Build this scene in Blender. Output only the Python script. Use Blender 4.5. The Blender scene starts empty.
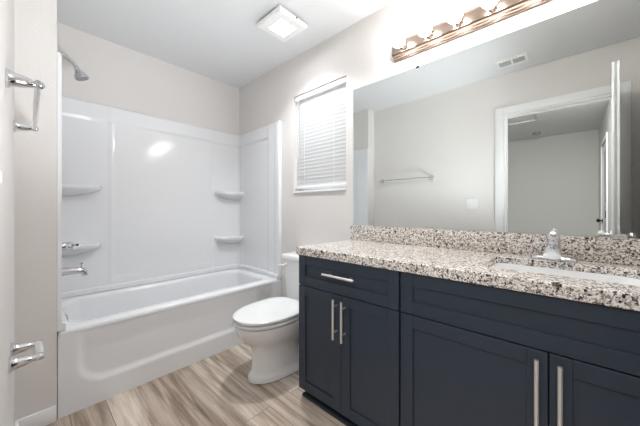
import bpy, bmesh, math, random
from mathutils import Vector, Matrix

random.seed(4)
S = bpy.context.scene
COL = S.collection
R = math.radians

# ------------------------------------------------------------------ key dimensions (metres, camera over x=y=0)
W, D, H = 1.598, 2.693, 2.44          # right wall, back wall, ceiling
L = -0.043                            # left wall
XL = 0.104                            # plumbing wall of the tub alcove
YT = 1.957                            # front of the tub
YN = -0.45                            # near wall
EYE = 1.0976

# ------------------------------------------------------------------ camera
cam = bpy.data.cameras.new('camera')
cam.sensor_width = 36.0
cam.lens = 269.02 / 640 * 36
cam.shift_y = -(213 - 209.33) / 640
cam.clip_start = 0.01
camo = bpy.data.objects.new('camera', cam)
COL.objects.link(camo)
camo.location = (0, 0, EYE)
camo.rotation_euler = (R(90), 0, -R(47.389))
S.camera = camo

# ------------------------------------------------------------------ sky, added fill lights, exposure
S.view_settings.view_transform = 'Standard'
S.view_settings.look = 'None'
S.view_settings.gamma = 1.0
S.view_settings.use_curve_mapping = False
S.view_settings.exposure = 3.1
BULB = 5.5
FANLIGHT = 0.88
SKY = 0.15
HALL_W = 0.3
DOOR_W = 7.8
BOUNCE_W = 15.5

wd = bpy.data.worlds.new('sky'); S.world = wd; wd.use_nodes = True
wn = wd.node_tree.nodes
wn['Background'].inputs[0].default_value = (0.86, 0.93, 1.0, 1)
wn['Background'].inputs[1].default_value = SKY


def area(name, loc, rot, sx, sy, power, color):
    l = bpy.data.lights.new(name, 'AREA'); l.shape = 'RECTANGLE'
    l.size, l.size_y, l.energy, l.color = sx, sy, power, color
    o = bpy.data.objects.new(name, l); COL.objects.link(o)
    o.location = loc; o.rotation_euler = rot
    return o


# added unseen area lights: one fills the bedroom, one shines in at the door
area('bedroom_fill', (-1.7, 2.9, 1.35), (R(-90), 0, 0), 1.4, 1.2, HALL_W, (0.92, 0.96, 1.0))
# added unseen spot low near the doorway, bounced off the ceiling as fill
_l = bpy.data.lights.new('bounce_fill', 'SPOT'); _l.energy = BOUNCE_W; _l.color = (.92, .965, 1.0)
_l.spot_size = R(76); _l.spot_blend = 1.0; _l.shadow_soft_size = .15
_fl = bpy.data.objects.new('bounce_fill', _l); COL.objects.link(_fl)
_fl.location = (.50, .05, .61)
_fl.rotation_euler = (Vector((.38, 1.6, H)) - _fl.location).to_track_quat('-Z', 'Y').to_euler()
area('doorway_fill', (-0.75, 0.10, 2.40), (0, R(18), 0), 0.5, 0.5, DOOR_W, (0.95, 0.97, 1.0))  # added fill under the bedroom ceiling, no fixture there


# ------------------------------------------------------------------ materials
def lin(c):
    return tuple(((v / 255) / 12.92 if v / 255 <= .04045 else ((v / 255 + .055) / 1.055) ** 2.4) for v in c) + (1,)


def mat(name, rgb, rough=0.5, metal=0.0, bump=0.0, bscale=200.0, spec=0.5, coat=0.0, **kw):
    m = bpy.data.materials.new(name); m.use_nodes = True
    nt = m.node_tree; b = nt.nodes['Principled BSDF']
    b.inputs['Base Color'].default_value = lin(rgb)
    b.inputs['Roughness'].default_value = rough
    b.inputs['Metallic'].default_value = metal
    b.inputs['Specular IOR Level'].default_value = spec
    b.inputs['Coat Weight'].default_value = coat
    for k, v in kw.items():
        b.inputs[k.replace('_', ' ')].default_value = v
    tc = nt.nodes.new('ShaderNodeTexCoord')
    no = nt.nodes.new('ShaderNodeTexNoise')
    no.inputs['Scale'].default_value = bscale; no.inputs['Detail'].default_value = 3
    nt.links.new(tc.outputs['Object'], no.inputs['Vector'])
    if bump:
        bp = nt.nodes.new('ShaderNodeBump')
        bp.inputs['Strength'].default_value = bump; bp.inputs['Distance'].default_value = 0.004
        nt.links.new(no.outputs['Fac'], bp.inputs['Height'])
        nt.links.new(bp.outputs['Normal'], b.inputs['Normal'])
    else:       # very slight unevenness of the gloss
        mr = nt.nodes.new('ShaderNodeMapRange')
        mr.inputs['To Min'].default_value = rough * .9; mr.inputs['To Max'].default_value = rough * 1.1
        nt.links.new(no.outputs['Fac'], mr.inputs['Value'])
        nt.links.new(mr.outputs['Result'], b.inputs['Roughness'])
    return m


def emit(name, rgb, strength):
    m = bpy.data.materials.new(name); m.use_nodes = True
    b = m.node_tree.nodes['Principled BSDF']
    b.inputs['Base Color'].default_value = (.8, .8, .8, 1)
    b.inputs['Emission Color'].default_value = rgb + (1,)
    b.inputs['Emission Strength'].default_value = strength
    return m


WALL = mat('wall_paint', (224, 220, 217), .75, bump=.35, bscale=160)
CEIL = mat('ceiling_paint', (222, 223, 224), .85, bump=.5, bscale=120)
HALLP = mat('bedroom_paint', (205, 202, 197), .8, bump=.2, bscale=160)
TRIM = mat('trim_paint', (240, 240, 240), .4)
DOORP = mat('door_paint', (240, 240, 240), .45)
ACRYL = mat('white_acrylic', (235, 236, 238), .12, spec=.35)
CERAM = mat('white_ceramic', (236, 236, 236), .08, coat=.4)
SEATP = mat('seat_plastic', (238, 238, 238), .2)
CHROME = mat('chrome', (214, 214, 216), .10, 1.0)
NICKEL = mat('brushed_nickel', (226, 223, 218), .42, .85)
BARM = mat('polished_nickel_bar', (172, 153, 140), .2, 1.0)
NAVY = mat('navy_cabinet_paint', (40, 50, 63), .42, bump=.03, bscale=90)
NAVYD = mat('navy_toe_paint', (36, 42, 50), .6)
MIRROR = mat('mirror_silver', (232, 236, 235), .0, 1.0)
BLIND = mat('blind_vinyl', (240, 240, 240), .5)
PLASTIC = mat('white_plastic', (235, 235, 233), .35)
DARK = mat('dark_gap', (40, 40, 40), .8)
BRONZE = mat('dark_bronze', (52, 48, 46), .4, .8)
GRILLE = mat('grille_grey', (150, 150, 150), .6)
CARPET = mat('bedroom_floor', (150, 142, 132), .95, bump=.6, bscale=300)
LENS = emit('lit_lens', (.94, .975, 1.0), 4.0)
GLOW = emit('lit_bulb', (1.0, .985, .965), BULB)
_b = MIRROR.node_tree.nodes['Principled BSDF']
for _l in list(_b.inputs['Roughness'].links):
    MIRROR.node_tree.links.remove(_l)
_b.inputs['Roughness'].default_value = 0.0

CLEAR = bpy.data.materials.new('clear_plastic'); CLEAR.use_nodes = True
_b = CLEAR.node_tree.nodes['Principled BSDF']
_b.inputs['Base Color'].default_value = (.93, .93, .93, 1)
_b.inputs['Roughness'].default_value = .12
_b.inputs['Transmission Weight'].default_value = .55
_b.inputs['IOR'].default_value = 1.3
GLASS = bpy.data.materials.new('window_glass'); GLASS.use_nodes = True
_n = GLASS.node_tree
_n.nodes.remove(_n.nodes['Principled BSDF'])
_t = _n.nodes.new('ShaderNodeBsdfTransparent'); _g = _n.nodes.new('ShaderNodeBsdfGlossy'); _m = _n.nodes.new('ShaderNodeMixShader')
_g.inputs['Roughness'].default_value = 0.0; _m.inputs[0].default_value = .06
_n.links.new(_t.outputs[0], _m.inputs[1]); _n.links.new(_g.outputs[0], _m.inputs[2])
_n.links.new(_m.outputs[0], _n.nodes['Material Output'].inputs[0])

# translucent blind slats let daylight glow through
_n = BLIND.node_tree; _p = _n.nodes['Principled BSDF']
_tr = _n.nodes.new('ShaderNodeBsdfTranslucent'); _tr.inputs[0].default_value = (.95, .96, .97, 1)
_m = _n.nodes.new('ShaderNodeMixShader'); _m.inputs[0].default_value = .22
_n.links.new(_p.outputs[0], _m.inputs[1]); _n.links.new(_tr.outputs[0], _m.inputs[2])
_n.links.new(_m.outputs[0], _n.nodes['Material Output'].inputs[0])


def ramp(nt, stops, const=False):
    r = nt.nodes.new('ShaderNodeValToRGB')
    e = r.color_ramp.elements
    while len(e) < len(stops):
        e.new(.5)
    for k, (p, c) in zip(e, stops):
        k.position = p; k.color = c
    if const:
        r.color_ramp.interpolation = 'CONSTANT'
    return r


def granite():
    m = bpy.data.materials.new('speckled_granite'); m.use_nodes = True
    nt = m.node_tree; b = nt.nodes['Principled BSDF']; lk = nt.links.new
    g = nt.nodes.new('ShaderNodeNewGeometry')
    no = nt.nodes.new('ShaderNodeTexNoise'); no.inputs['Scale'].default_value = 90; no.inputs['Detail'].default_value = 2
    lk(g.outputs['Position'], no.inputs['Vector'])
    va = nt.nodes.new('ShaderNodeVectorMath'); va.operation = 'MULTIPLY_ADD'
    va.inputs[1].default_value = (.012, .012, .012)
    lk(no.outputs['Color'], va.inputs[0]); lk(g.outputs['Position'], va.inputs[2])
    cols = []
    for sc, st in ((140, [(0, lin((34, 32, 33))), (.13, lin((92, 80, 74))), (.22, lin((150, 136, 124))), (.36, lin((214, 204, 194))), (.56, lin((240, 235, 228))), (.88, lin((186, 178, 170)))]),
                   (260, [(0, lin((38, 36, 36))), (.14, lin((126, 116, 108))), (.26, lin((222, 213, 204))), (.54, lin((243, 238, 232))), (.90, lin((160, 151, 144)))])):
        v = nt.nodes.new('ShaderNodeTexVoronoi'); v.inputs['Scale'].default_value = sc
        lk(va.outputs[0], v.inputs['Vector'])
        sep = nt.nodes.new('ShaderNodeSeparateColor'); lk(v.outputs['Color'], sep.inputs[0])
        r = ramp(nt, st, True); lk(sep.outputs[0], r.inputs[0]); cols.append(r)
    n2 = nt.nodes.new('ShaderNodeTexNoise'); n2.inputs['Scale'].default_value = 60; lk(g.outputs['Position'], n2.inputs['Vector'])
    r2 = ramp(nt, [(.44, (0, 0, 0, 1)), (.56, (1, 1, 1, 1))]); lk(n2.outputs['Fac'], r2.inputs[0])
    mx = nt.nodes.new('ShaderNodeMix'); mx.data_type = 'RGBA'
    lk(r2.outputs[0], mx.inputs['Factor']); lk(cols[0].outputs[0], mx.inputs['A']); lk(cols[1].outputs[0], mx.inputs['B'])
    lk(mx.outputs['Result'], b.inputs['Base Color'])
    b.inputs['Roughness'].default_value = .14
    return m


GRANITE = granite()


def planks():
    m = bpy.data.materials.new('plank_floor'); m.use_nodes = True
    nt = m.node_tree; b = nt.nodes['Principled BSDF']; lk = nt.links.new
    g = nt.nodes.new('ShaderNodeNewGeometry')
    sp = nt.nodes.new('ShaderNodeSeparateXYZ'); lk(g.outputs['Position'], sp.inputs[0])
    cb = nt.nodes.new('ShaderNodeCombineXYZ'); lk(sp.outputs['Y'], cb.inputs['X']); lk(sp.outputs['X'], cb.inputs['Y'])
    br = nt.nodes.new('ShaderNodeTexBrick')
    br.inputs['Scale'].default_value = 1.0
    br.inputs['Brick Width'].default_value = 1.22; br.inputs['Row Height'].default_value = .152
    br.inputs['Mortar Size'].default_value = .0020; br.inputs['Mortar Smooth'].default_value = .1
    br.inputs['Color1'].default_value = (0, 0, 0, 1); br.inputs['Color2'].default_value = (1, 1, 1, 1)
    br.inputs['Mortar'].default_value = (.5, .5, .5, 1)
    br.offset = .37; br.offset_frequency = 2
    lk(cb.outputs[0], br.inputs['Vector'])
    # grain coordinates, moved per plank
    off = nt.nodes.new('ShaderNodeVectorMath'); off.operation = 'MULTIPLY_ADD'; off.inputs[1].default_value = (7.3, 3.1, 5.7)
    lk(br.outputs['Color'], off.inputs[0]); lk(cb.outputs[0], off.inputs[2])
    mp = nt.nodes.new('ShaderNodeMapping'); mp.inputs['Scale'].default_value = (1.1, 15, 1); lk(off.outputs[0], mp.inputs['Vector'])
    n1 = nt.nodes.new('ShaderNodeTexNoise'); n1.inputs['Scale'].default_value = 1.6; n1.inputs['Detail'].default_value = 8; n1.inputs['Roughness'].default_value = .6
    n1.inputs['Distortion'].default_value = .25
    lk(mp.outputs[0], n1.inputs['Vector'])
    r1 = ramp(nt, [(.30, lin((136, 122, 110))), (.43, lin((186, 171, 157))), (.55, lin((221, 209, 197))), (.68, lin((242, 233, 223)))])
    lk(n1.outputs['Fac'], r1.inputs[0])
    mp2 = nt.nodes.new('ShaderNodeMapping'); mp2.inputs['Scale'].default_value = (5, 120, 1); lk(off.outputs[0], mp2.inputs['Vector'])
    n2 = nt.nodes.new('ShaderNodeTexNoise'); n2.inputs['Scale'].default_value = 1.2; n2.inputs['Detail'].default_value = 5
    lk(mp2.outputs[0], n2.inputs['Vector'])
    r2 = ramp(nt, [(.3, (.82, .81, .80, 1)), (.6, (1.05, 1.05, 1.05, 1))]); lk(n2.outputs['Fac'], r2.inputs[0])
    mul = nt.nodes.new('ShaderNodeMix'); mul.data_type = 'RGBA'; mul.blend_type = 'MULTIPLY'; mul.inputs['Factor'].default_value = .6
    lk(r1.outputs[0], mul.inputs['A']); lk(r2.outputs[0], mul.inputs['B'])
    tone = ramp(nt, [(0, lin((202, 193, 186))), (.5, lin((246, 240, 234))), (1, lin((255, 255, 252)))]); lk(br.outputs['Color'], tone.inputs[0])
    mu2 = nt.nodes.new('ShaderNodeMix'); mu2.data_type = 'RGBA'; mu2.blend_type = 'MULTIPLY'; mu2.inputs['Factor'].default_value = 1
    lk(mul.outputs['Result'], mu2.inputs['A']); lk(tone.outputs[0], mu2.inputs['B'])
    gap = nt.nodes.new('ShaderNodeMix'); gap.data_type = 'RGBA'
    gf = nt.nodes.new('ShaderNodeMath'); gf.operation = 'MULTIPLY'; gf.inputs[1].default_value = .55
    lk(br.outputs['Fac'], gf.inputs[0])
    lk(gf.outputs[0], gap.inputs['Factor']); lk(mu2.outputs['Result'], gap.inputs['A']); gap.inputs['B'].default_value = lin((84, 70, 58))
    lk(gap.outputs['Result'], b.inputs['Base Color'])
    b.inputs['Roughness'].default_value = .42
    bp = nt.nodes.new('ShaderNodeBump'); bp.inputs['Strength'].default_value = .15; bp.inputs['Distance'].default_value = .002
    lk(n2.outputs['Fac'], bp.inputs['Height']); lk(bp.outputs['Normal'], b.inputs['Normal'])
    return m


PLANK = planks()


# ------------------------------------------------------------------ mesh helpers
def sm(a, b, x):
    t = max(0.0, min(1.0, (x - a) / (b - a))); return t * t * (3 - 2 * t)


class MB:
    """Collects shapes in world coordinates; build() links them as ONE mesh object."""
    def __init__(s):
        s.bm = bmesh.new()

    def box(s, x0, x1, y0, y1, z0, z1, bevel=0.0, seg=2, m=None):
        r = bmesh.ops.create_cube(s.bm, size=1)
        vs = r['verts']
        for v in vs:
            v.co = Vector(((x0 + x1) / 2 + v.co.x * (x1 - x0), (y0 + y1) / 2 + v.co.y * (y1 - y0), (z0 + z1) / 2 + v.co.z * (z1 - z0)))
            if m: v.co = m @ v.co
        if bevel:
            es = list({e for v in vs for e in v.link_edges})
            bmesh.ops.bevel(s.bm, geom=es, offset=bevel, segments=seg, profile=.5, affect='EDGES')
        return s

    def loft(s, loops, cap0=False, cap1=False, closed=True):
        rows = [[s.bm.verts.new(p) for p in lp] for lp in loops]
        n = len(rows[0])
        for a, b in zip(rows, rows[1:]):
            for i in range(n if closed else n - 1):
                j = (i + 1) % n
                try: s.bm.faces.new((a[i], a[j], b[j], b[i]))
                except ValueError: pass
        if cap0: s.bm.faces.new(list(reversed(rows[0])))
        if cap1: s.bm.faces.new(rows[-1])
        return s

    def tube(s, pts, r, n=16, cap=True, flat=None):
        pts = [Vector(p) for p in pts]
        rs = r if isinstance(r, (list, tuple)) else [r] * len(pts)
        loops = []
        up = None
        for i, p in enumerate(pts):
            d = (pts[min(i + 1, len(pts) - 1)] - pts[max(i - 1, 0)]).normalized()
            if up is None:
                up = Vector((0, 0, 1)) if abs(d.z) < .9 else Vector((1, 0, 0))
            a = d.cross(up).normalized(); b = a.cross(d).normalized(); up = b
            fl = flat if flat else 1.0
            loops.append([p + a * (rs[i] * math.cos(2 * math.pi * k / n)) + b * (rs[i] * fl * math.sin(2 * math.pi * k / n)) for k in range(n)])
        return s.loft(loops, cap, cap)

    def lathe(s, prof, origin, axis, n=28):
        """prof: list of (radius, height along axis)."""
        o = Vector(origin); ax = Vector(axis).normalized()
        a = ax.orthogonal().normalized(); b = ax.cross(a)
        loops = [[o + ax * h + (a * math.cos(2 * math.pi * k / n) + b * math.sin(2 * math.pi * k / n)) * max(r, 1e-5) for k in range(n)] for r, h in prof]
        return s.loft(loops, True, True)

    def sphere(s, c, r, n=24):
        k = bmesh.ops.create_uvsphere(s.bm, u_segments=n, v_segments=n // 2, radius=r)
        for v in k['verts']: v.co += Vector(c)
        return s

    def build(s, name, material, parent=None, angle=35):
        bmesh.ops.recalc_face_normals(s.bm, faces=s.bm.faces)
        cs = [v.co for v in s.bm.verts]
        lo = Vector([min(c[i] for c in cs) for i in range(3)]); hi = Vector([max(c[i] for c in cs) for i in range(3)])
        if parent is None:
            org = Vector(((lo.x + hi.x) / 2, (lo.y + hi.y) / 2, lo.z))
        else:
            org = Vector(((lo.x + hi.x) / 2, (lo.y + hi.y) / 2, (lo.z + hi.z) / 2))
        for v in s.bm.verts: v.co -= org
        me = bpy.data.meshes.new(name); s.bm.to_mesh(me); s.bm.free()
        me.materials.append(material)
        me.shade_smooth(); me.set_sharp_from_angle(angle=R(angle))
        o = bpy.data.objects.new(name, me); COL.objects.link(o)
        o['_o'] = list(org)
        if parent is not None:
            o.parent = parent
            o.location = org - Vector(parent['_o'])
        else:
            o.location = org
        return o


ALL = []


def thing(name, loc, label, cat, group=None):
    o = bpy.data.objects.new(name, None); COL.objects.link(o)
    o.empty_display_size = .05
    o.location = loc; o['_o'] = list(loc)
    return tag(o, label, cat, group)


def tag(o, label, cat, group=None):
    o['label'] = label; o['category'] = cat
    if group: o['group'] = group
    return o


def structure(o, label=None):
    o['kind'] = 'structure'
    if label: o['label'] = label
    return o


def copy_part(o, parent, delta=(0, 0, 0)):
    c = o.copy(); COL.objects.link(c); c.parent = parent
    c.location = o.location + Vector(delta)
    return c


def rrect(cx, cy, hx, hy, r, z, k=8):
    """Rounded rectangle loop in a horizontal plane, 4*(k+1) points, counter-clockwise."""
    pts = []
    for q, (sx, sy) in enumerate(((1, 1), (-1, 1), (-1, -1), (1, -1))):
        for i in range(k + 1):
            a = math.pi / 2 * (q + i / k)
            pts.append((cx + sx * (hx - r) + r * math.cos(a), cy + sy * (hy - r) + r * math.sin(a), z))
    return pts


def egg(xf, xb, cy, hw, z, n=40, p=2.2):
    """Egg-shaped loop: front tip at xf (towards -x), back at xb; widest point nearer the back."""
    cx = xb - (xb - xf) * .42
    pts = []
    for k in range(n):
        a = 2 * math.pi * k / n
        c, sn = math.cos(a), math.sin(a)
        e = 2 / (p if c < 0 else p + 1.0)
        ax = (xb - cx) if c >= 0 else (cx - xf)
        pts.append((cx + ax * math.copysign(abs(c) ** e, c), cy + hw * math.copysign(abs(sn) ** e, sn), z))
    return pts


# ================================================================== SETTING
structure(MB().box(L - .12, W + .12, YN - .1, D + .12, -.05, 0).build('floor', PLANK), 'wood-look plank floor')
structure(MB().box(L - .12, W + .12, YN - .1, D + .12, H, H + .05).build('ceiling', CEIL))
structure(MB().box(L - .12, W + .12, D, D + .12, 0, H).build('wall_back', WALL))
structure(MB().box(L - .12, W + .12, YN - .1, YN, 0, H).build('wall_near', WALL))
structure(MB().box(L - .12, XL, YT, D, 0, H).build('wall_alcove', WALL))
# left wall with the door opening
DY0, DY1, DZ = -.305, .475, 2.045
m = MB()
m.box(L - .12, L, DY1, YT, 0, H)
m.box(L - .12, L, YN, DY0, 0, H)
m.box(L - .12, L, DY0, DY1, DZ, H)
structure(m.build('wall_left', WALL))
# right wall with the window opening
WY0, WY1, WZ0, WZ1 = 1.206, 1.785, 1.238, 2.092
m = MB()
m.box(W, W + .12, YN, WY0, 0, H)
m.box(W, W + .12, WY1, D, 0, H)
m.box(W, W + .12, WY0, WY1, 0, WZ0)
m.box(W, W + .12, WY0, WY1, WZ1, H)
structure(m.build('wall_right', WALL))

# window: frame with a meeting rail, glass, sill
win = structure(thing('window_1', (W + .1, (WY0 + WY1) / 2, WZ0), 'white window behind closed blinds', 'window'))
del win['category']
m = MB()
for (a, b, c, d) in ((WY0, WY0 + .04, WZ0, WZ1), (WY1 - .04, WY1, WZ0, WZ1), (WY0 + .04, WY1 - .04, WZ0, WZ0 + .04), (WY0 + .04, WY1 - .04, WZ1 - .04, WZ1), (WY0 + .04, WY1 - .04, (WZ0 + WZ1) / 2 - .02, (WZ0 + WZ1) / 2 + .02)):
    m.box(W + .085, W + .118, a, b, c, d, .004)
m.build('window_frame', TRIM, win)
MB().box(W + .1, W + .104, WY0 + .03, WY1 - .03, WZ0 + .03, WZ1 - .03).build('window_glass', GLASS, win)
MB().box(W - .012, W + .084, WY0 + .001, WY1 - .001, WZ0 + .0005, WZ0 + .016, .004).build('window_sill', TRIM, win)

# baseboards
structure(MB().box(L + .0005, XL - .004, YT - .014, YT - .0005, .0005, .082, .004).build('baseboard_alcove', TRIM))
structure(MB().box(L + .0005, L + .014, DY1 + .07, YT - .015, .0005, .082, .004).build('baseboard_left', TRIM))
structure(MB().box(W - .014, W - .0005, 1.16, YT - .02, .0005, .082, .004).build('baseboard_right', TRIM))

# door casing and jamb (bathroom side)
m = MB()
cw = .066
for x0, x1 in ((L + .0003, L + .016), (L - .136, L - .1203)):
    m.box(x0, x1, DY1 - .004, DY1 + cw, 0.001, DZ + cw, .004)
    m.box(x0, x1, DY0 - cw, DY0 + .004, 0.001, DZ + cw, .004)
    m.box(x0, x1, DY0 + .004, DY1 - .004, DZ - .004, DZ + cw, .004)
structure(m.build('trim_1', TRIM), 'white door casing')
m = MB()
m.box(L - .12, L, DY1 - .018, DY1 - .0003, 0.001, DZ - .0003)
m.box(L - .12, L, DY0 + .0003, DY0 + .018, 0.001, DZ - .0003)
m.box(L - .12, L, DY0 + .018, DY1 - .018, DZ - .018, DZ - .0003)
m.box(L - .06, L - .045, DY1 - .03, DY1 - .018, 0.001, DZ - .018)
m.box(L - .06, L - .045, DY0 + .018, DY1 - .03, DZ - .03, DZ - .018)
structure(m.build('trim_2', TRIM), 'white door jamb')

# the open bathroom door, hinged on the near jamb, standing into the room
ang = R(-4.9)
MD = Matrix.Translation((L + .022, DY0 + .022, 0)) @ Matrix.Rotation(-ang, 4, 'Z')
dl = .70
door = structure(thing('door_1', (L + .022, DY0 + .022, 0), 'white door standing open into the room', 'door'))
del door['category']
m = MB()
m.box(0, dl, -.006, .006, .012, 2.03, m=MD)
st = .11
ys = [(0, st), (dl / 2 - st / 2, dl / 2 + st / 2), (dl - st, dl)]
for a, b in ys: m.box(a, b, -.0175, .0175, .012, 2.03, .002, m=MD)
for a, b in ((.012, .22), (.86, 1.02), (1.62, 1.73), (1.92, 2.03)):
    for (p, q) in ((ys[0][1], ys[1][0]), (ys[1][1], ys[2][0])):
        m.box(p, q, -.0175, .0175, a, b, .002, m=MD)
m.build('door_leaf', DOORP, door)
m = MB()
for sgn in (1, -1):
    o = MD @ Vector((dl - .06, .0175 * sgn, .93)); ax = MD.to_3x3() @ Vector((0, sgn, 0))
    m.lathe([(.03, 0), (.03, .006), (.012, .01), (.011, .03), (.026, .042), (.028, .055), (.018, .066), (.001, .068)], o, ax)
m.build('door_knob', NICKEL, door)
m = MB()
for z in (.2, 1.05, 1.85):
    m.tube([MD @ Vector((-.004, -.02, z - .045)), MD @ Vector((-.004, -.02, z + .045))], .006)
m.build('door_hinge', NICKEL, door)

# bedroom seen through the doorway in the mirror
HX, HY = -3.3, -.385
structure(MB().box(HX - .1, L - .12, HY - .1, 3.1, -.05, 0).build('floor_bedroom', CARPET))
structure(MB().box(HX - .1, L - .12, HY - .1, 3.1, H, H + .05).build('ceiling_bedroom', CEIL))
structure(MB().box(HX - .1, HX, HY - .1, 3.1, 0, H).build('wall_bedroom_far', HALLP))
structure(MB().box(HX, L - .12, 3.0, 3.1, 0, H).build('wall_bedroom_end', HALLP))
LX0, LX1 = -2.66, -1.95
m = MB()
m.box(HX, LX0, HY - .1, HY, 0, H); m.box(LX1, L - .12, HY - .1, HY, 0, H); m.box(LX0, LX1, HY - .1, HY, 2.04, H)
m.box(LX0, LX1, HY - .1, HY - .06, 0, 2.04)
structure(m.build('wall_bedroom_side', HALLP))
m = MB()
for a, b, c, d in ((LX0 - .06, LX0, 0.001, 2.1), (LX1, LX1 + .06, 0.001, 2.1), (LX0, LX1, 2.04, 2.1)):
    m.box(a, b, HY + .0003, HY + .014, c, d, .003)
structure(m.build('trim_3', TRIM), 'white casing round the louvred closet door')
lou = structure(thing('door_2', ((LX0 + LX1) / 2, HY, 0), 'white louvred closet door in the next room', 'door')); del lou['category']
m = MB()
m.box(LX0 + .004, LX0 + .09, HY - .035, HY - .003, .01, 2.03, .003)
m.box(LX1 - .09, LX1 - .004, HY - .035, HY - .003, .01, 2.03, .003)
for a, b in ((.01, .2), (.95, 1.1), (1.92, 2.03)): m.box(LX0 + .09, LX1 - .09, HY - .035, HY - .003, a, b)
m.build('door_frame', DOORP, lou)
m = MB()
for a, b in ((.2, .95), (1.1, 1.92)):
    z = a + .02
    while z < b - .01:
        mm = Matrix.Translation((0, HY - .02, z)) @ Matrix.Rotation(R(40), 4, 'X')
        m.box(LX0 + .09, LX1 - .09, -.02, .02, -.004, .004, m=mm); z += .034
m.build('louvre_panel', DOORP, lou)
MB().lathe([(.028, 0), (.028, .006), (.011, .01), (.011, .03), (.026, .042), (.029, .055), (.018, .068), (.001, .07)], (LX0 + .05, HY - .0035, .93), (0, 1, 0)).build('door_knob', BRONZE, lou)
MB().box(LX1 - .02, LX1 + .012, HY + .0145, HY + .022, .98, 1.08, .002).build('door_hinge', BRONZE, lou)

hatch = thing('attic_hatch', (-1.6, .75, H), 'attic hatch panel in the dim ceiling of the next room', 'ceiling hatch')
MB().box(-1.93, -1.27, .36, 1.13, H - .006, H - .0005).build('panel', CEIL, hatch)
m = MB()
for a, b, c, d in ((-1.985, -1.935, .30, 1.19), (-1.265, -1.215, .30, 1.19), (-1.935, -1.265, .30, .35), (-1.935, -1.265, 1.14, 1.19)):
    m.box(a, b, c, d, H - .016, H - .0005, .003)
m.build('frame', CEIL, hatch)
sd = thing('smoke_detector', (-2.85, .40, H), 'small round detector on the ceiling of the next room', 'smoke detector')
MB().lathe([(.06, 0), (.06, .012), (.052, .03), (.03, .036), (.001, .036)], (-2.85, .40, H - .0005), (0, 0, -1)).build('body', GRILLE, sd)

# ================================================================== BATHTUB
tub = thing('bathtub', ((XL + W) / 2, (YT + D) / 2, 0), 'white alcove bathtub with a recessed front apron', 'bathtub')
tx0, tx1, ty0, ty1, tz = XL + .003, W - .003, YT, D - .003, .458
cx, cy, hx, hy = (tx0 + tx1) / 2, (ty0 + ty1) / 2, (tx1 - tx0) / 2, (ty1 - ty0) / 2
icx, icy, ihx, ihy = cx - .024, cy + .006, hx - .060, hy - .085
loops = [rrect(cx, cy, hx, hy, .012, tz - .026), rrect(cx, cy, hx, hy, .012, tz - .012), rrect(cx, cy, hx - .004, hy - .004, .012, tz - .003),
         rrect(cx, cy, hx - .014, hy - .014, .012, tz)]
for dz, ins in ((0, -.012), (.003, .004), (.012, .014), (.03, .02), (.10, .028), (.20, .04), (.28, .055), (.325, .085), (.345, .13), (.352, .20)):
    loops.append(rrect(icx, icy, ihx - ins, ihy - ins * .8, max(.03, .12 - ins * .2), tz - dz))
m = MB().loft(loops, False, True)
# apron: a relief with one wide, soft-edged recess
nx, nz = 150, 60
rows = []
for j in range(nz + 1):
    z = (tz - .024) * j / nz
    row = []
    for i in range(nx + 1):
        x = tx0 + (tx1 - tx0) * i / nx
        # rounded-rectangle recess, signed distance
        rx0, rx1, rz0, rz1, rr = tx0 + .075, tx1 - .075, .125, .60, .13
        qx = abs(x - (rx0 + rx1) / 2) - (rx1 - rx0) / 2 + rr
        qz = abs(z - (rz0 + rz1) / 2) - (rz1 - rz0) / 2 + rr
        sd_ = math.hypot(max(qx, 0), max(qz, 0)) + min(max(qx, qz), 0) - rr
        y = ty0 + .002 + .013 * sm(.006, -.034, sd_) * (1 - .8 * sm(.30, .43, z))
        row.append((x, y, z + .0005))
    rows.append(row)
m.loft(rows, closed=False)
m.build('tub_shell', ACRYL, tub, 50)
MB().lathe([(.034, 0), (.034, .006), (.028, .011), (.001, .012)], (icx - ihx + .019, 2.325, .405), (1, 0, .12)).build('overflow_plate', CHROME, tub)
MB().lathe([(.035, 0), (.035, .003), (.02, .004), (.001, .002)], (icx - ihx + .27, 2.325, tz - .352), (0, 0, 1)).build('drain', CHROME, tub)

# ================================================================== TUB SURROUND (moulded wall panels)
sur = thing('tub_surround', ((XL + W) / 2, D, tz), 'glossy white moulded wall surround above the bathtub with corner shelves', 'tub surround')
ZB, ZT = tz + .002, 1.918
rc = .055
path = []     # (x, y, nx, ny, tag, coordinate)
off0 = .0005
ys_ = [YT - .001 + (D - off0 - rc - YT) * i / 60 for i in range(61)]
for y in ys_: path.append((XL + off0, y, 1, 0, 'l', y))
for i in range(1, 10):
    a = math.pi - math.pi / 2 * i / 10
    path.append((XL + off0 + rc + rc * math.cos(a), D - off0 - rc + rc * math.sin(a), -math.cos(a), -math.sin(a), 'c', 0))
nb = 130
for i in range(nb + 1):
    x = XL + off0 + rc + (W - XL - 2 * off0 - 2 * rc) * i / nb
    path.append((x, D - off0, 0, -1, 'b', x))
for i in range(1, 10):
    a = math.pi / 2 - math.pi / 2 * i / 10
    path.append((W - off0 - rc + rc * math.cos(a), D - off0 - rc + rc * math.sin(a), -math.cos(a), -math.sin(a), 'c', 0))
for y in reversed(ys_): path.append((W - off0, y, -1, 0, 'r', y))


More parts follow.
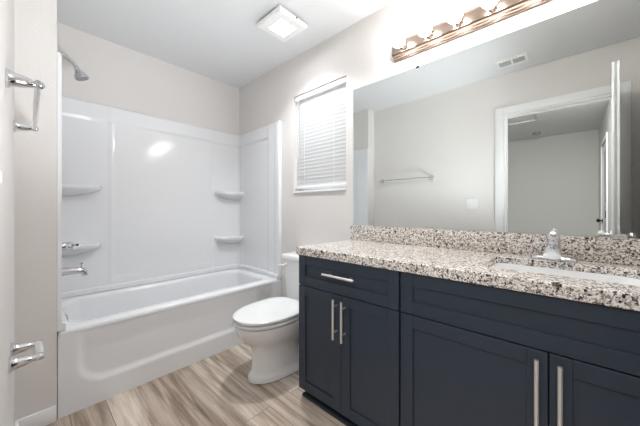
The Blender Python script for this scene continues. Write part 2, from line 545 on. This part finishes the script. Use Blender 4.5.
def relief(t, c, z):
    d = .010
    band = sm(1.775, 1.80, z)
    if t == 'b':
        mid = sm(.436, .45, c) * sm(1.288, 1.272, c)
        d += .006 * mid
        d += .010 * band
        ins = sm(.462, .472, c) * sm(1.262, 1.252, c) * sm(.55, .562, z) * sm(1.80, 1.788, z)
        d -= .003 * ins
    elif t == 'c':
        d += .010 * band
    else:
        fl = sm(2.15, 2.125, c)                    # raised front flange
        d += (.016 if t == 'r' else .004) * fl
        d += .010 * band * (1 - fl)
        d += (.010 if t == 'r' else .003) * sm(2.02, 2.005, c) * fl       # outer bead
        d += .006 * sm(2.60, 2.63, c)
    d += .016 * sm(.497, .490, z)                  # lip over the tub
    return d


nzs = 190
rows = []
for j in range(nzs + 1):
    z = ZB + (ZT - ZB) * j / nzs
    row = [(path[0][0], path[0][1], z)]
    for (x, y, ax, ay, t, c) in path:
        d = relief(t, c, z) - .008 * sm(ZT - .012, ZT, z)
        row.append((x + ax * d, y + ay * d, z))
    row.append((path[-1][0], path[-1][1], z))
    rows.append(row)
rows.append([(p[0], p[1], ZT) for p in [path[0]] + path + [path[-1]]])
MB().loft(rows, closed=False).build('wall_panel', ACRYL, sur, 60)


def shelf(xc, sgn, zt):
    """Corner shelf: xc is the side wall, sgn its inward direction, zt the height of its top."""
    ln, dp = (.275 if sgn > 0 else .28), .105
    def outline(s_, z):
        pts = []
        a = ln * s_; b = dp * (s_ ** 1.6)
        pts.append((xc, D - .006, z)); pts.append((xc, D - .006 - b, z))
        for k in range(13):
            t = math.pi / 2 * k / 12
            pts.append((xc + sgn * (a - .085 * s_ + .085 * s_ * math.sin(t)), D - .006 - b + (b) * (1 - math.cos(t)) , z))
        return pts
    mm = MB()
    mm.loft([outline(.985, zt), outline(1.0, zt - .006), outline(1.0, zt - .020), outline(.97, zt - .034), outline(.80, zt - .055), outline(.55, zt - .075), outline(.3, zt - .085)], True, True)
    return mm.build('shelf', ACRYL, sur, 50)


shelf(XL + .012, 1, 1.278); shelf(XL + .012, 1, .842)
shelf(W - .012, -1, 1.283); shelf(W - .012, -1, .812)

# ================================================================== SHOWER AND BATH FITTINGS
PY = 2.325
sh = thing('shower_fixture', (XL, PY, 2.06), 'chrome shower head on a curved arm above the tub', 'shower head')
MB().lathe([(.03, 0), (.03, .004), (.022, .012), (.012, .016)], (XL + .0005, PY, 2.065), (1, 0, 0)).build('escutcheon', CHROME, sh)
arm = [(XL + .004, PY, 2.065), (XL + .03, PY, 2.066), (XL + .06, PY, 2.060), (XL + .082, PY, 2.045), (XL + .100, PY, 2.026), (XL + .108, PY, 2.012)]
MB().tube(arm, .0108).build('arm', CHROME, sh)
ax = Vector((.42, 0, -.9)).normalized()
o = Vector(arm[-1])
MB().lathe([(.010, -.004), (.014, 0), (.014, .012), (.017, .018), (.02, .026), (.027, .036), (.034, .05), (.038, .062), (.0385, .070), (.036, .072), (.001, .072)], o, ax).build('spray_head', CHROME, sh)
MB().lathe([(.033, 0), (.033, .002), (.001, .002)], o + ax * .0725, ax).build('spray_face', GRILLE, sh)

val = thing('shower_valve', (XL + .018, PY, .865), 'chrome single lever mixer valve on the left surround wall', 'shower valve')
vx = XL + .0145
MB().lathe([(.062, 0), (.062, .004), (.05, .011), (.026, .014), (.026, .04), (.022, .046)], (vx, PY, .865), (1, 0, 0)).build('escutcheon', CHROME, val)
MB().lathe([(.024, 0), (.026, .01), (.026, .03), (.018, .036), (.001, .037)], (vx + .044, PY, .865), (1, 0, 0)).build('handle_hub', CHROME, val)
MB().tube([(vx + .06, PY, .868), (vx + .075, PY - .02, .872), (vx + .088, PY - .05, .876), (vx + .092, PY - .075, .876)], [.010, .009, .008, .007]).build('lever', CHROME, val)

sp = thing('tub_spout', (XL + .018, PY, .70), 'chrome tub spout with a diverter knob below the mixer valve', 'tub spout')
MB().tube([(vx, PY, .706), (vx + .05, PY, .706), (vx + .10, PY, .703), (vx + .125, PY, .697), (vx + .135, PY, .682), (vx + .136, PY, .668)], [.026, .025, .022, .02, .018, .017]).build('spout_body', CHROME, sp)
MB().lathe([(.004, 0), (.004, .02), (.009, .024), (.009, .034), (.001, .036)], (vx + .118, PY, .718), (0, 0, 1)).build('diverter_knob', CHROME, sp)

# ================================================================== TOILET
TYc = 1.475
toi = thing('toilet', (1.22, TYc, 0), 'white two-piece toilet with closed lid between tub and vanity', 'toilet')
BX = .018
prof = [(.945, 1.50, .120, .0005), (.930, 1.505, .134, .008), (.930, 1.505, .134, .03), (.942, 1.50, .122, .045), (.955, 1.40, .108, .062), (.960, 1.34, .104, .12), (.960, 1.32, .104, .18), (.950, 1.33, .112, .215),
        (.928, 1.36, .132, .245), (.892, 1.40, .157, .275), (.864, 1.42, .175, .31), (.848, 1.43, .185, .34), (.846, 1.43, .187, .360), (.850, 1.42, .185, .369), (.860, 1.41, .176, .372)]
m = MB().loft([egg(a + BX, b, TYc, hw, z) for a, b, hw, z in prof], True, True)
m.loft([rrect(1.40, TYc, .12, .062, .05, .05), rrect(1.40, TYc, .12, .060, .05, .15), rrect(1.43, TYc, .13, .075, .05, .22), rrect(1.45, TYc, .125, .125, .04, .30), rrect(1.46, TYc, .115, .135, .04, .36), rrect(1.46, TYc, .115, .135, .04, .368)], True, True)
for s_ in (-1, 1): m.lathe([(.013, 0), (.013, .008), (.009, .014), (.001, .016)], (1.36, TYc + s_ * .098, .03), (0, 0, 1))
m.build('bowl', CERAM, toi, 40)
m = MB().loft([egg(.895, 1.36, TYc, .150, .3725), egg(.890, 1.36, TYc, .155, .379), egg(.858, 1.36, TYc, .188, .380), egg(.855, 1.36, TYc, .191, .385), egg(.856, 1.36, TYc, .190, .396), egg(.866, 1.355, TYc, .180, .400)], True, True)
m.build('seat', SEATP, toi, 40)
m = MB().loft([egg(.900, 1.34, TYc, .148, .4005), egg(.895, 1.345, TYc, .153, .407), egg(.858, 1.352, TYc, .190, .408), egg(.855, 1.352, TYc, .193, .413), egg(.856, 1.352, TYc, .192, .422), egg(.864, 1.348, TYc, .185, .427), egg(.885, 1.33, TYc, .168, .4305), egg(.965, 1.28, TYc, .10, .433)], True, True)
m.build('seat_lid', SEATP, toi, 40)
for s_ in (-1, 1): MB().tube([(1.362, TYc + s_ * .08 - .025, .402), (1.362, TYc + s_ * .08 + .025, .402)], .012).build('hinge', SEATP, toi)
m = MB().loft([rrect(1.483, TYc, .088, .175, .035, .369), rrect(1.485, TYc, .094, .185, .035, .39), rrect(1.485, TYc, .100, .208, .035, .58), rrect(1.485, TYc, .102, .215, .035, .700)], True, True)
m.build('tank', CERAM, toi, 40)
m = MB().loft([rrect(1.483, TYc, .100, .214, .03, .7015), rrect(1.483, TYc, .109, .224, .03, .706), rrect(1.483, TYc, .109, .224, .03, .728), rrect(1.483, TYc, .104, .219, .03, .738), rrect(1.483, TYc, .09, .205, .03, .742)], True, True)
m.build('tank_lid', CERAM, toi, 40)
fl = MB().lathe([(.014, 0), (.014, .012), (.008, .016)], (1.386, TYc + .165, .66), (-1, 0, 0))
fl.tube([(1.368, TYc + .165, .66), (1.363, TYc + .19, .658), (1.36, TYc + .222, .652)], [.009, .008, .008], flat=.8)
fl.build('flush_lever', SEATP, toi)

# ================================================================== VANITY CABINETS
XF = 1.066            # face of the doors
XB = W - .002
ZC0, ZC1 = .068, .836


def shaker(y0, y1, z0, z1, fr):
    mm = MB()
    mm.box(XF + .008, XF + .019, y0 + .002, y1 - .002, z0 + .002, z1 - .002)
    for a, b, c, d in ((y0, y0 + fr, z0, z1), (y1 - fr, y1, z0, z1), (y0 + fr, y1 - fr, z0, z0 + fr), (y0 + fr, y1 - fr, z1 - fr, z1)):
        mm.box(XF, XF + .02, a, b, c, d, .0012, 1)
    return mm


def pull(p0, p1):
    """Bar pull on two posts between two points on the face."""
    mm = MB()
    a, b = Vector(p0), Vector(p1)
    d = (b - a).normalized(); o = Vector((-.032, 0, 0))
    mm.tube([a + o, b + o], .0062, 16)
    for q in (a + d * .035, b - d * .035):
        mm.tube([q + Vector((-.0003, 0, 0)), q + o], .0048, 12)
    return mm


def cabinet(y0, y1, label, drawer):
    c = thing('vanity_cabinet', ((XF + XB) / 2, (y0 + y1) / 2, 0), label, 'vanity cabinet', 'navy vanity cabinets')
    mm = MB()
    # carcass as boards, open at the top for the basin
    mm.box(XF + .0215, XB, y0, y0 + .016, ZC0, ZC1)
    mm.box(XF + .0215, XB, y1 - .016, y1, ZC0, ZC1)
    mm.box(XF + .0215, XB, y0 + .016, y1 - .016, ZC0, ZC0 + .016)
    mm.box(XB - .008, XB, y0 + .016, y1 - .016, ZC0 + .016, ZC1)
    mm.box(XF + .0215, XF + .04, y0 + .016, y1 - .016, .655, .685)
    mm.box(XF + .0215, XF + .04, y0 + .016, y1 - .016, ZC1 - .02, ZC1)
    mm.build('carcass', NAVY, c)
    k = MB()
    k.box(XF + .075, XB, y0 + .002, y1 - .002, .0005, ZC0 - .0005)
    k.box(XF + .026, XF + .0745, y0 + .002, y1 - .002, .0005, .018, .003)
    k.build('toe_kick', NAVYD, c)
    g = .002
    if drawer:
        dr = shaker(y0 + g, y1 - g, .667, ZC1 - .002, .052).build('drawer', NAVY, c)
        mid = (y0 + y1) / 2
        h = pull((XF, mid - .100, .760), (XF, mid + .100, .760)).build('handle', NICKEL, dr); h['label'] = 'brushed nickel bar pull'
    else:
        shaker(y0 + g, y1 - g, .667, ZC1 - .002, .052).build('false_front', NAVY, c)
    mid = (y0 + y1) / 2
    for a, b, hyy in ((y0 + g, mid - .0015, mid - .0265), (mid + .0015, y1 - g, mid + .0265)):
        dd = shaker(a, b, ZC0, .662, .052).build('door', NAVY, c)
        h = pull((XF, hyy, .445), (XF, hyy, .645)).build('handle', NICKEL, dd); h['label'] = 'brushed nickel bar pull'
    return c


cabinet(.525, 1.150, 'narrower navy vanity cabinet beside the toilet with a drawer above two doors', True)
cabinet(-.436, .520, 'wider navy vanity cabinet under the sink with a blank front above two doors', False)

# ================================================================== COUNTERTOP, SINK, FAUCET
CZ0, CZ1 = .838, .881
CX0, CX1, CY0, CY1 = 1.052, W - .001, YN + .004, 1.154
SX0, SX1, SY0, SY1 = 1.175, 1.475, -.195, .245
CZU = .853
scx, scy, shx, shy = (SX0 + SX1) / 2, (SY0 + SY1) / 2, (SX1 - SX0) / 2, (SY1 - SY0) / 2
top = thing('countertop', ((CX0 + CX1) / 2, (CY0 + CY1) / 2, CZ0), 'speckled granite countertop with backsplash on the navy vanity', 'countertop')


def outer_loop(inset, z):
    inner = rrect(scx, scy, shx, shy, .05, z)
    pts = []
    x0, x1, y0, y1 = CX0 + inset, CX1 - inset, CY0 + inset, CY1 - inset
    for p in inner:
        dx, dy = p[0] - scx, p[1] - scy
        t = 1e9
        if dx > 1e-9: t = min(t, (x1 - scx) / dx)
        if dx < -1e-9: t = min(t, (x0 - scx) / dx)
        if dy > 1e-9: t = min(t, (y1 - scy) / dy)
        if dy < -1e-9: t = min(t, (y0 - scy) / dy)
        pts.append([scx + dx * t, scy + dy * t, z])
    for c in ((x0, y0), (x0, y1), (x1, y0), (x1, y1)):
        i = min(range(len(pts)), key=lambda k: math.hypot(pts[k][0] - c[0], pts[k][1] - c[1]))
        pts[i] = [c[0], c[1], z]
    return [tuple(p) for p in pts]


ri = lambda ins, z: rrect(scx, scy, shx + ins, shy + ins, .05 + ins, z)
lp = [ri(0, CZU), ri(.04, CZU), outer_loop(.04, CZU - .0005), outer_loop(.04, CZ0), outer_loop(.002, CZ0), outer_loop(0, CZ0 + .003), outer_loop(0, CZ1 - .004), outer_loop(.004, CZ1), ri(.003, CZ1), ri(0, CZ1 - .003), ri(0, CZU)]
MB().loft(lp).build('slab', GRANITE, top, 30)
MB().box(W - .021, W - .001, CY0 + .001, CY1 - .001, CZ1 + .0003, .984, .002).build('backsplash', GRANITE, top)

snk = thing('sink', (scx, scy, CZ0 - .14), 'white undermount basin below the granite countertop', 'sink')
mm = MB()
rs = lambda ins, z, r: rrect(scx, scy, shx - ins, shy - ins, r, z)
mm.loft([rs(-.02, CZU - .0008, .06), rs(.004, CZU - .0008, .05), rs(.008, CZU - .012, .05), rs(.016, CZ0 - .08, .06), rs(.035, CZ0 - .115, .07), rs(.07, CZ0 - .130, .06), rs(.11, CZ0 - .134, .03)], False, True)
mm.build('basin', CERAM, snk, 50)
MB().lathe([(.026, 0), (.026, .003), (.016, .003), (.001, .002)], (scx + .02, scy, CZ0 - .1335), (0, 0, 1)).build('drain', CHROME, snk)

FX, FY = 1.535, .045
fau = thing('faucet', (FX, FY, CZ1), 'chrome single-handle faucet behind the sink', 'faucet')
z0 = CZ1 + .0005
MB().loft([rrect(FX, FY, .026, .078, .025, z0), rrect(FX, FY, .026, .078, .025, z0 + .006), rrect(FX, FY, .022, .074, .021, z0 + .012), rrect(FX, FY, .015, .06, .014, z0 + .015)], True, True).build('base_plate', CHROME, fau)
MB().lathe([(.027, 0), (.026, .02), (.023, .045), (.0215, .062), (.021, .068)], (FX, FY, z0 + .012), (0, 0, 1)).build('body', CHROME, fau)
loops = []
for k in range(9):
    t = k / 8
    px_ = FX - .005 - .105 * t; pz = z0 + .050 + .008 * math.sin(t * math.pi * .8) - .026 * t * t
    hw_, hh = .020 + .009 * t, .017 - .003 * t
    dxx = .35 * t
    loops.append([(px_ - dxx * hh * math.sin(a), FY + hw_ * math.cos(a), pz + hh * math.sin(a)) for a in [2 * math.pi * i / 20 for i in range(20)]])
MB().loft(loops, True, True).build('spout', CHROME, fau, 50)
hm = MB().lathe([(.0215, 0), (.024, .006), (.024, .018), (.019, .028), (.010, .033), (.001, .034)], (FX, FY, z0 + .0805), (0, 0, 1))
hm.tube([(FX - .008, FY, z0 + .100), (FX - .035, FY, z0 + .110), (FX - .062, FY, z0 + .118)], [.011, .0105, .010], flat=.5)
hm.build('handle', CHROME, fau)

# ================================================================== MIRROR AND LIGHT BAR
MY0, MY1, MZ0, MZ1 = YN + .015, 1.137, .9855, 1.9585
mir = thing('wall_mirror', (W, (MY0 + MY1) / 2, MZ0), 'large frameless mirror on the wall above the backsplash', 'mirror')
MB().box(W - .0065, W - .0015, MY0, MY1, MZ0, MZ1).build('mirror_glass', MIRROR, mir)
m0 = MB().box(W - .010, W - .0068,   .656, .674, MZ1 - .009, MZ1 + .004, .001).build('clip', BRONZE, mir)
mc = MB().box(W - .012, W - .0068, -.172, -.135, MZ0, MZ0 + .010, .001).build('clip', CLEAR, mir)
copy_part(mc, mir, (0, .75, 0))

lb = thing('vanity_light_bar', (W, .35, 2.05), 'polished nickel light bar with round bulbs above the mirror', 'vanity light')
BY0, BY1, BZ = -.115, .815, 2.098
pr = [(0, .060), (.010, .060), (.012, .052), (.020, .050), (.022, .042), (.034, .038), (.040, .030)]
sec = [(W - .0015 - a, h) for a, h in pr]
loops = []
for yy, f in ((BY0, 1), (BY1, 1)):
    loops.append([(x, yy, BZ + h) for x, h in sec] + [(x, yy, BZ - h) for x, h in reversed(sec)])
MB().loft(loops, True, True).build('back_plate', BARM, lb, 20)
bx = W - .0015 - .040
first = None
for k in range(6):
    yy = .737 - .155 * k
    if first is None:
        s0 = MB().lathe([(.026, 0), (.026, .004), (.021, .007), (.020, .022), (.017, .024)], (bx - .0003, yy, BZ), (-1, 0, 0)).build('socket', BARM, lb)
        b0 = MB().lathe([(.012, 0), (.014, .008), (.024, .018), (.035, .032), (.040, .048), (.038, .064), (.030, .077), (.016, .086), (.001, .088)], (bx - .021, yy, BZ), (-1, 0, 0)).build('bulb', GLOW, lb)
        b0['label'] = 'lit round bulb'
        first = yy
    else:
        copy_part(s0, lb, (0, yy - first, 0)); copy_part(b0, lb, (0, yy - first, 0))

# ================================================================== CEILING FAN LIGHT AND VENT
fx, fy = 1.228, 1.492
fan = thing('ceiling_fan_light', (fx, fy, H), 'square white exhaust fan with lit lens on the ceiling', 'exhaust fan light')
MB().box(fx - .10, fx + .10, fy - .10, fy + .10, H - .022, H - .0005).build('housing', GRILLE, fan)
hl = .068
lps = [[(fx + sx * a, fy + sy * a, z) for sx, sy in ((1, 1), (-1, 1), (-1, -1), (1, -1))] for a, z in ((.10, H - .0225), (.126, H - .0225), (.126, H - .044), (.118, H - .053), (hl + .006, H - .056), (hl, H - .055), (hl, H - .024))]
MB().loft(lps, True, True).build('grille', PLASTIC, fan, 20)
MB().box(fx - hl + .001, fx + hl - .001, fy - hl + .001, fy + hl - .001, H - .052, H - .0245, .002).build('lens', LENS, fan)
_a = area('fan_lamp', (fx, fy, H - .0535), (0, 0, 0), .13, .13, FANLIGHT, (.94, .975, 1.0))
_a.data.spread = R(120)
MB().lathe([(.005, 0), (.005, .004), (.001, .005)], (fx + .02, fy - .1255, H - .031), (0, -1, 0)).build('screw', DARK, fan)

vx0, vx1, vy0, vy1 = .145, .290, .255, .485
ven = thing('air_vent', ((vx0 + vx1) / 2, (vy0 + vy1) / 2, H), 'white louvred air vent on the ceiling, seen only in the mirror', 'air vent')
m = MB()
fw = .022
for a, b, c, d in ((vx0, vx1, vy0, vy0 + fw), (vx0, vx1, vy1 - fw, vy1), (vx0, vx0 + fw, vy0 + fw, vy1 - fw), (vx1 - fw, vx1, vy0 + fw, vy1 - fw), (vx0 + fw, vx1 - fw, (vy0 + vy1) / 2 - .008, (vy0 + vy1) / 2 + .008)):
    m.box(a, b, c, d, H - .010, H - .0005, .002)
m.build('frame', PLASTIC, ven)
MB().box(vx0 + .02, vx1 - .02, vy0 + .02, vy1 - .02, H - .0018, H - .0006).build('duct_shade_sheet', DARK, ven)  # flat dark sheet, shade of the duct put in as colour
m = MB()
for a, b in ((vy0 + fw, (vy0 + vy1) / 2 - .008), ((vy0 + vy1) / 2 + .008, vy1 - fw)):
    x = vx0 + fw + .008
    while x < vx1 - fw - .004:
        mm = Matrix.Translation((x, 0, H - .006)) @ Matrix.Rotation(R(50), 4, 'Y')
        m.box(-.006, .006, a, b, -.0008, .0008, m=mm); x += .0125
m.build('louvre_panel', PLASTIC, ven)

# ================================================================== WINDOW BLIND
bl = thing('window_blind', (W + .03, (WY0 + WY1) / 2, WZ1), 'closed white horizontal blind filling the small window', 'window blind')
by0, by1 = WY0 + .006, WY1 - .006
MB().box(W + .006, W + .052, by0, by1, WZ1 - .046, WZ1 - .006, .003).build('head_rail', PLASTIC, bl)
m = MB()
z = WZ1 - .058
zb = 1.300
n = 25
for k in range(n):
    zz = z - (z - zb - .012) * k / (n - 1)
    mm = Matrix.Translation((W + .030, 0, zz)) @ Matrix.Rotation(R(80), 4, 'Y')
    rows = []
    for yy in (by0 + .003, by1 - .003):
        rows.append([tuple(mm @ Vector((u, yy, .003 * (1 - (u / .021) ** 2)))) for u in (-.021, -.012, 0, .012, .021)] +
                    [tuple(mm @ Vector((u, yy, .003 * (1 - (u / .021) ** 2) - .0018))) for u in (.021, .012, 0, -.012, -.021)])
    m.loft(rows, True, True)
m.build('slats', BLIND, bl)
MB().box(W + .012, W + .048, by0 + .003, by1 - .003, zb - .024, zb - .008, .004).build('bottom_rail', PLASTIC, bl)
for yy in (by0 + .12, by1 - .12): MB().tube([(W + .008, yy, zb - .02), (W + .008, yy, WZ1 - .046)], .0009, 6).build('cord', PLASTIC, bl)
MB().tube([(W + .004, by1 - .05, WZ1 - .05), (W + .002, by1 - .05, 1.55)], .004, 8).build('tilt_wand', CLEAR, bl)

# ================================================================== TOWEL BAR, PAPER HOLDER, SWITCH
TBZ, TBX = 1.472, L + .064
tb = thing('towel_bar', (L, 1.52, TBZ), 'chrome towel bar on two posts on the left wall', 'towel bar')
postp = [(.027, 0), (.027, .005), (.022, .010), (.0185, .022), (.0165, .036), (.0125, .050), (.010, .056), (.010, .074), (.006, .078), (.001, .079)]
p0 = MB().lathe(postp, (L + .0005, 1.175, TBZ), (1, 0, 0)).build('post', CHROME, tb)
copy_part(p0, tb, (0, .650, 0))
MB().tube([(TBX, 1.152, TBZ), (TBX, 1.848, TBZ)], .0075, 16).build('bar', CHROME, tb)

TPZ = .575
tp = thing('toilet_paper_holder', (L, 1.45, TPZ), 'empty chrome toilet paper holder with clear roller on the left wall', 'toilet paper holder')
p0 = MB().lathe(postp[:-3] + [(.012, .066), (.012, .080), (.008, .084), (.001, .085)], (L + .0005, 1.38, TPZ), (1, 0, 0)).build('post', CHROME, tp)
copy_part(p0, tp, (0, .14, 0))
MB().tube([(L + .072, 1.393, TPZ), (L + .072, 1.45, TPZ), (L + .072, 1.507, TPZ)], [.012, .0125, .012], 18).build('roller', CLEAR, tp)

ls = thing('light_switch', (L, .754, 1.155), 'white double light switch plate seen in the mirror beside the doorway', 'light switch')
MB().box(L + .0004, L + .006, .696, .812, 1.097, 1.213, .003).build('plate', PLASTIC, ls)
t0 = MB().box(L + .0062, L + .011, .723, .733, 1.146, 1.168, .002).build('toggle', PLASTIC, ls)
copy_part(t0, ls, (0, .046, 0))

for o in list(bpy.data.objects):
    if '_o' in o: del o['_o']
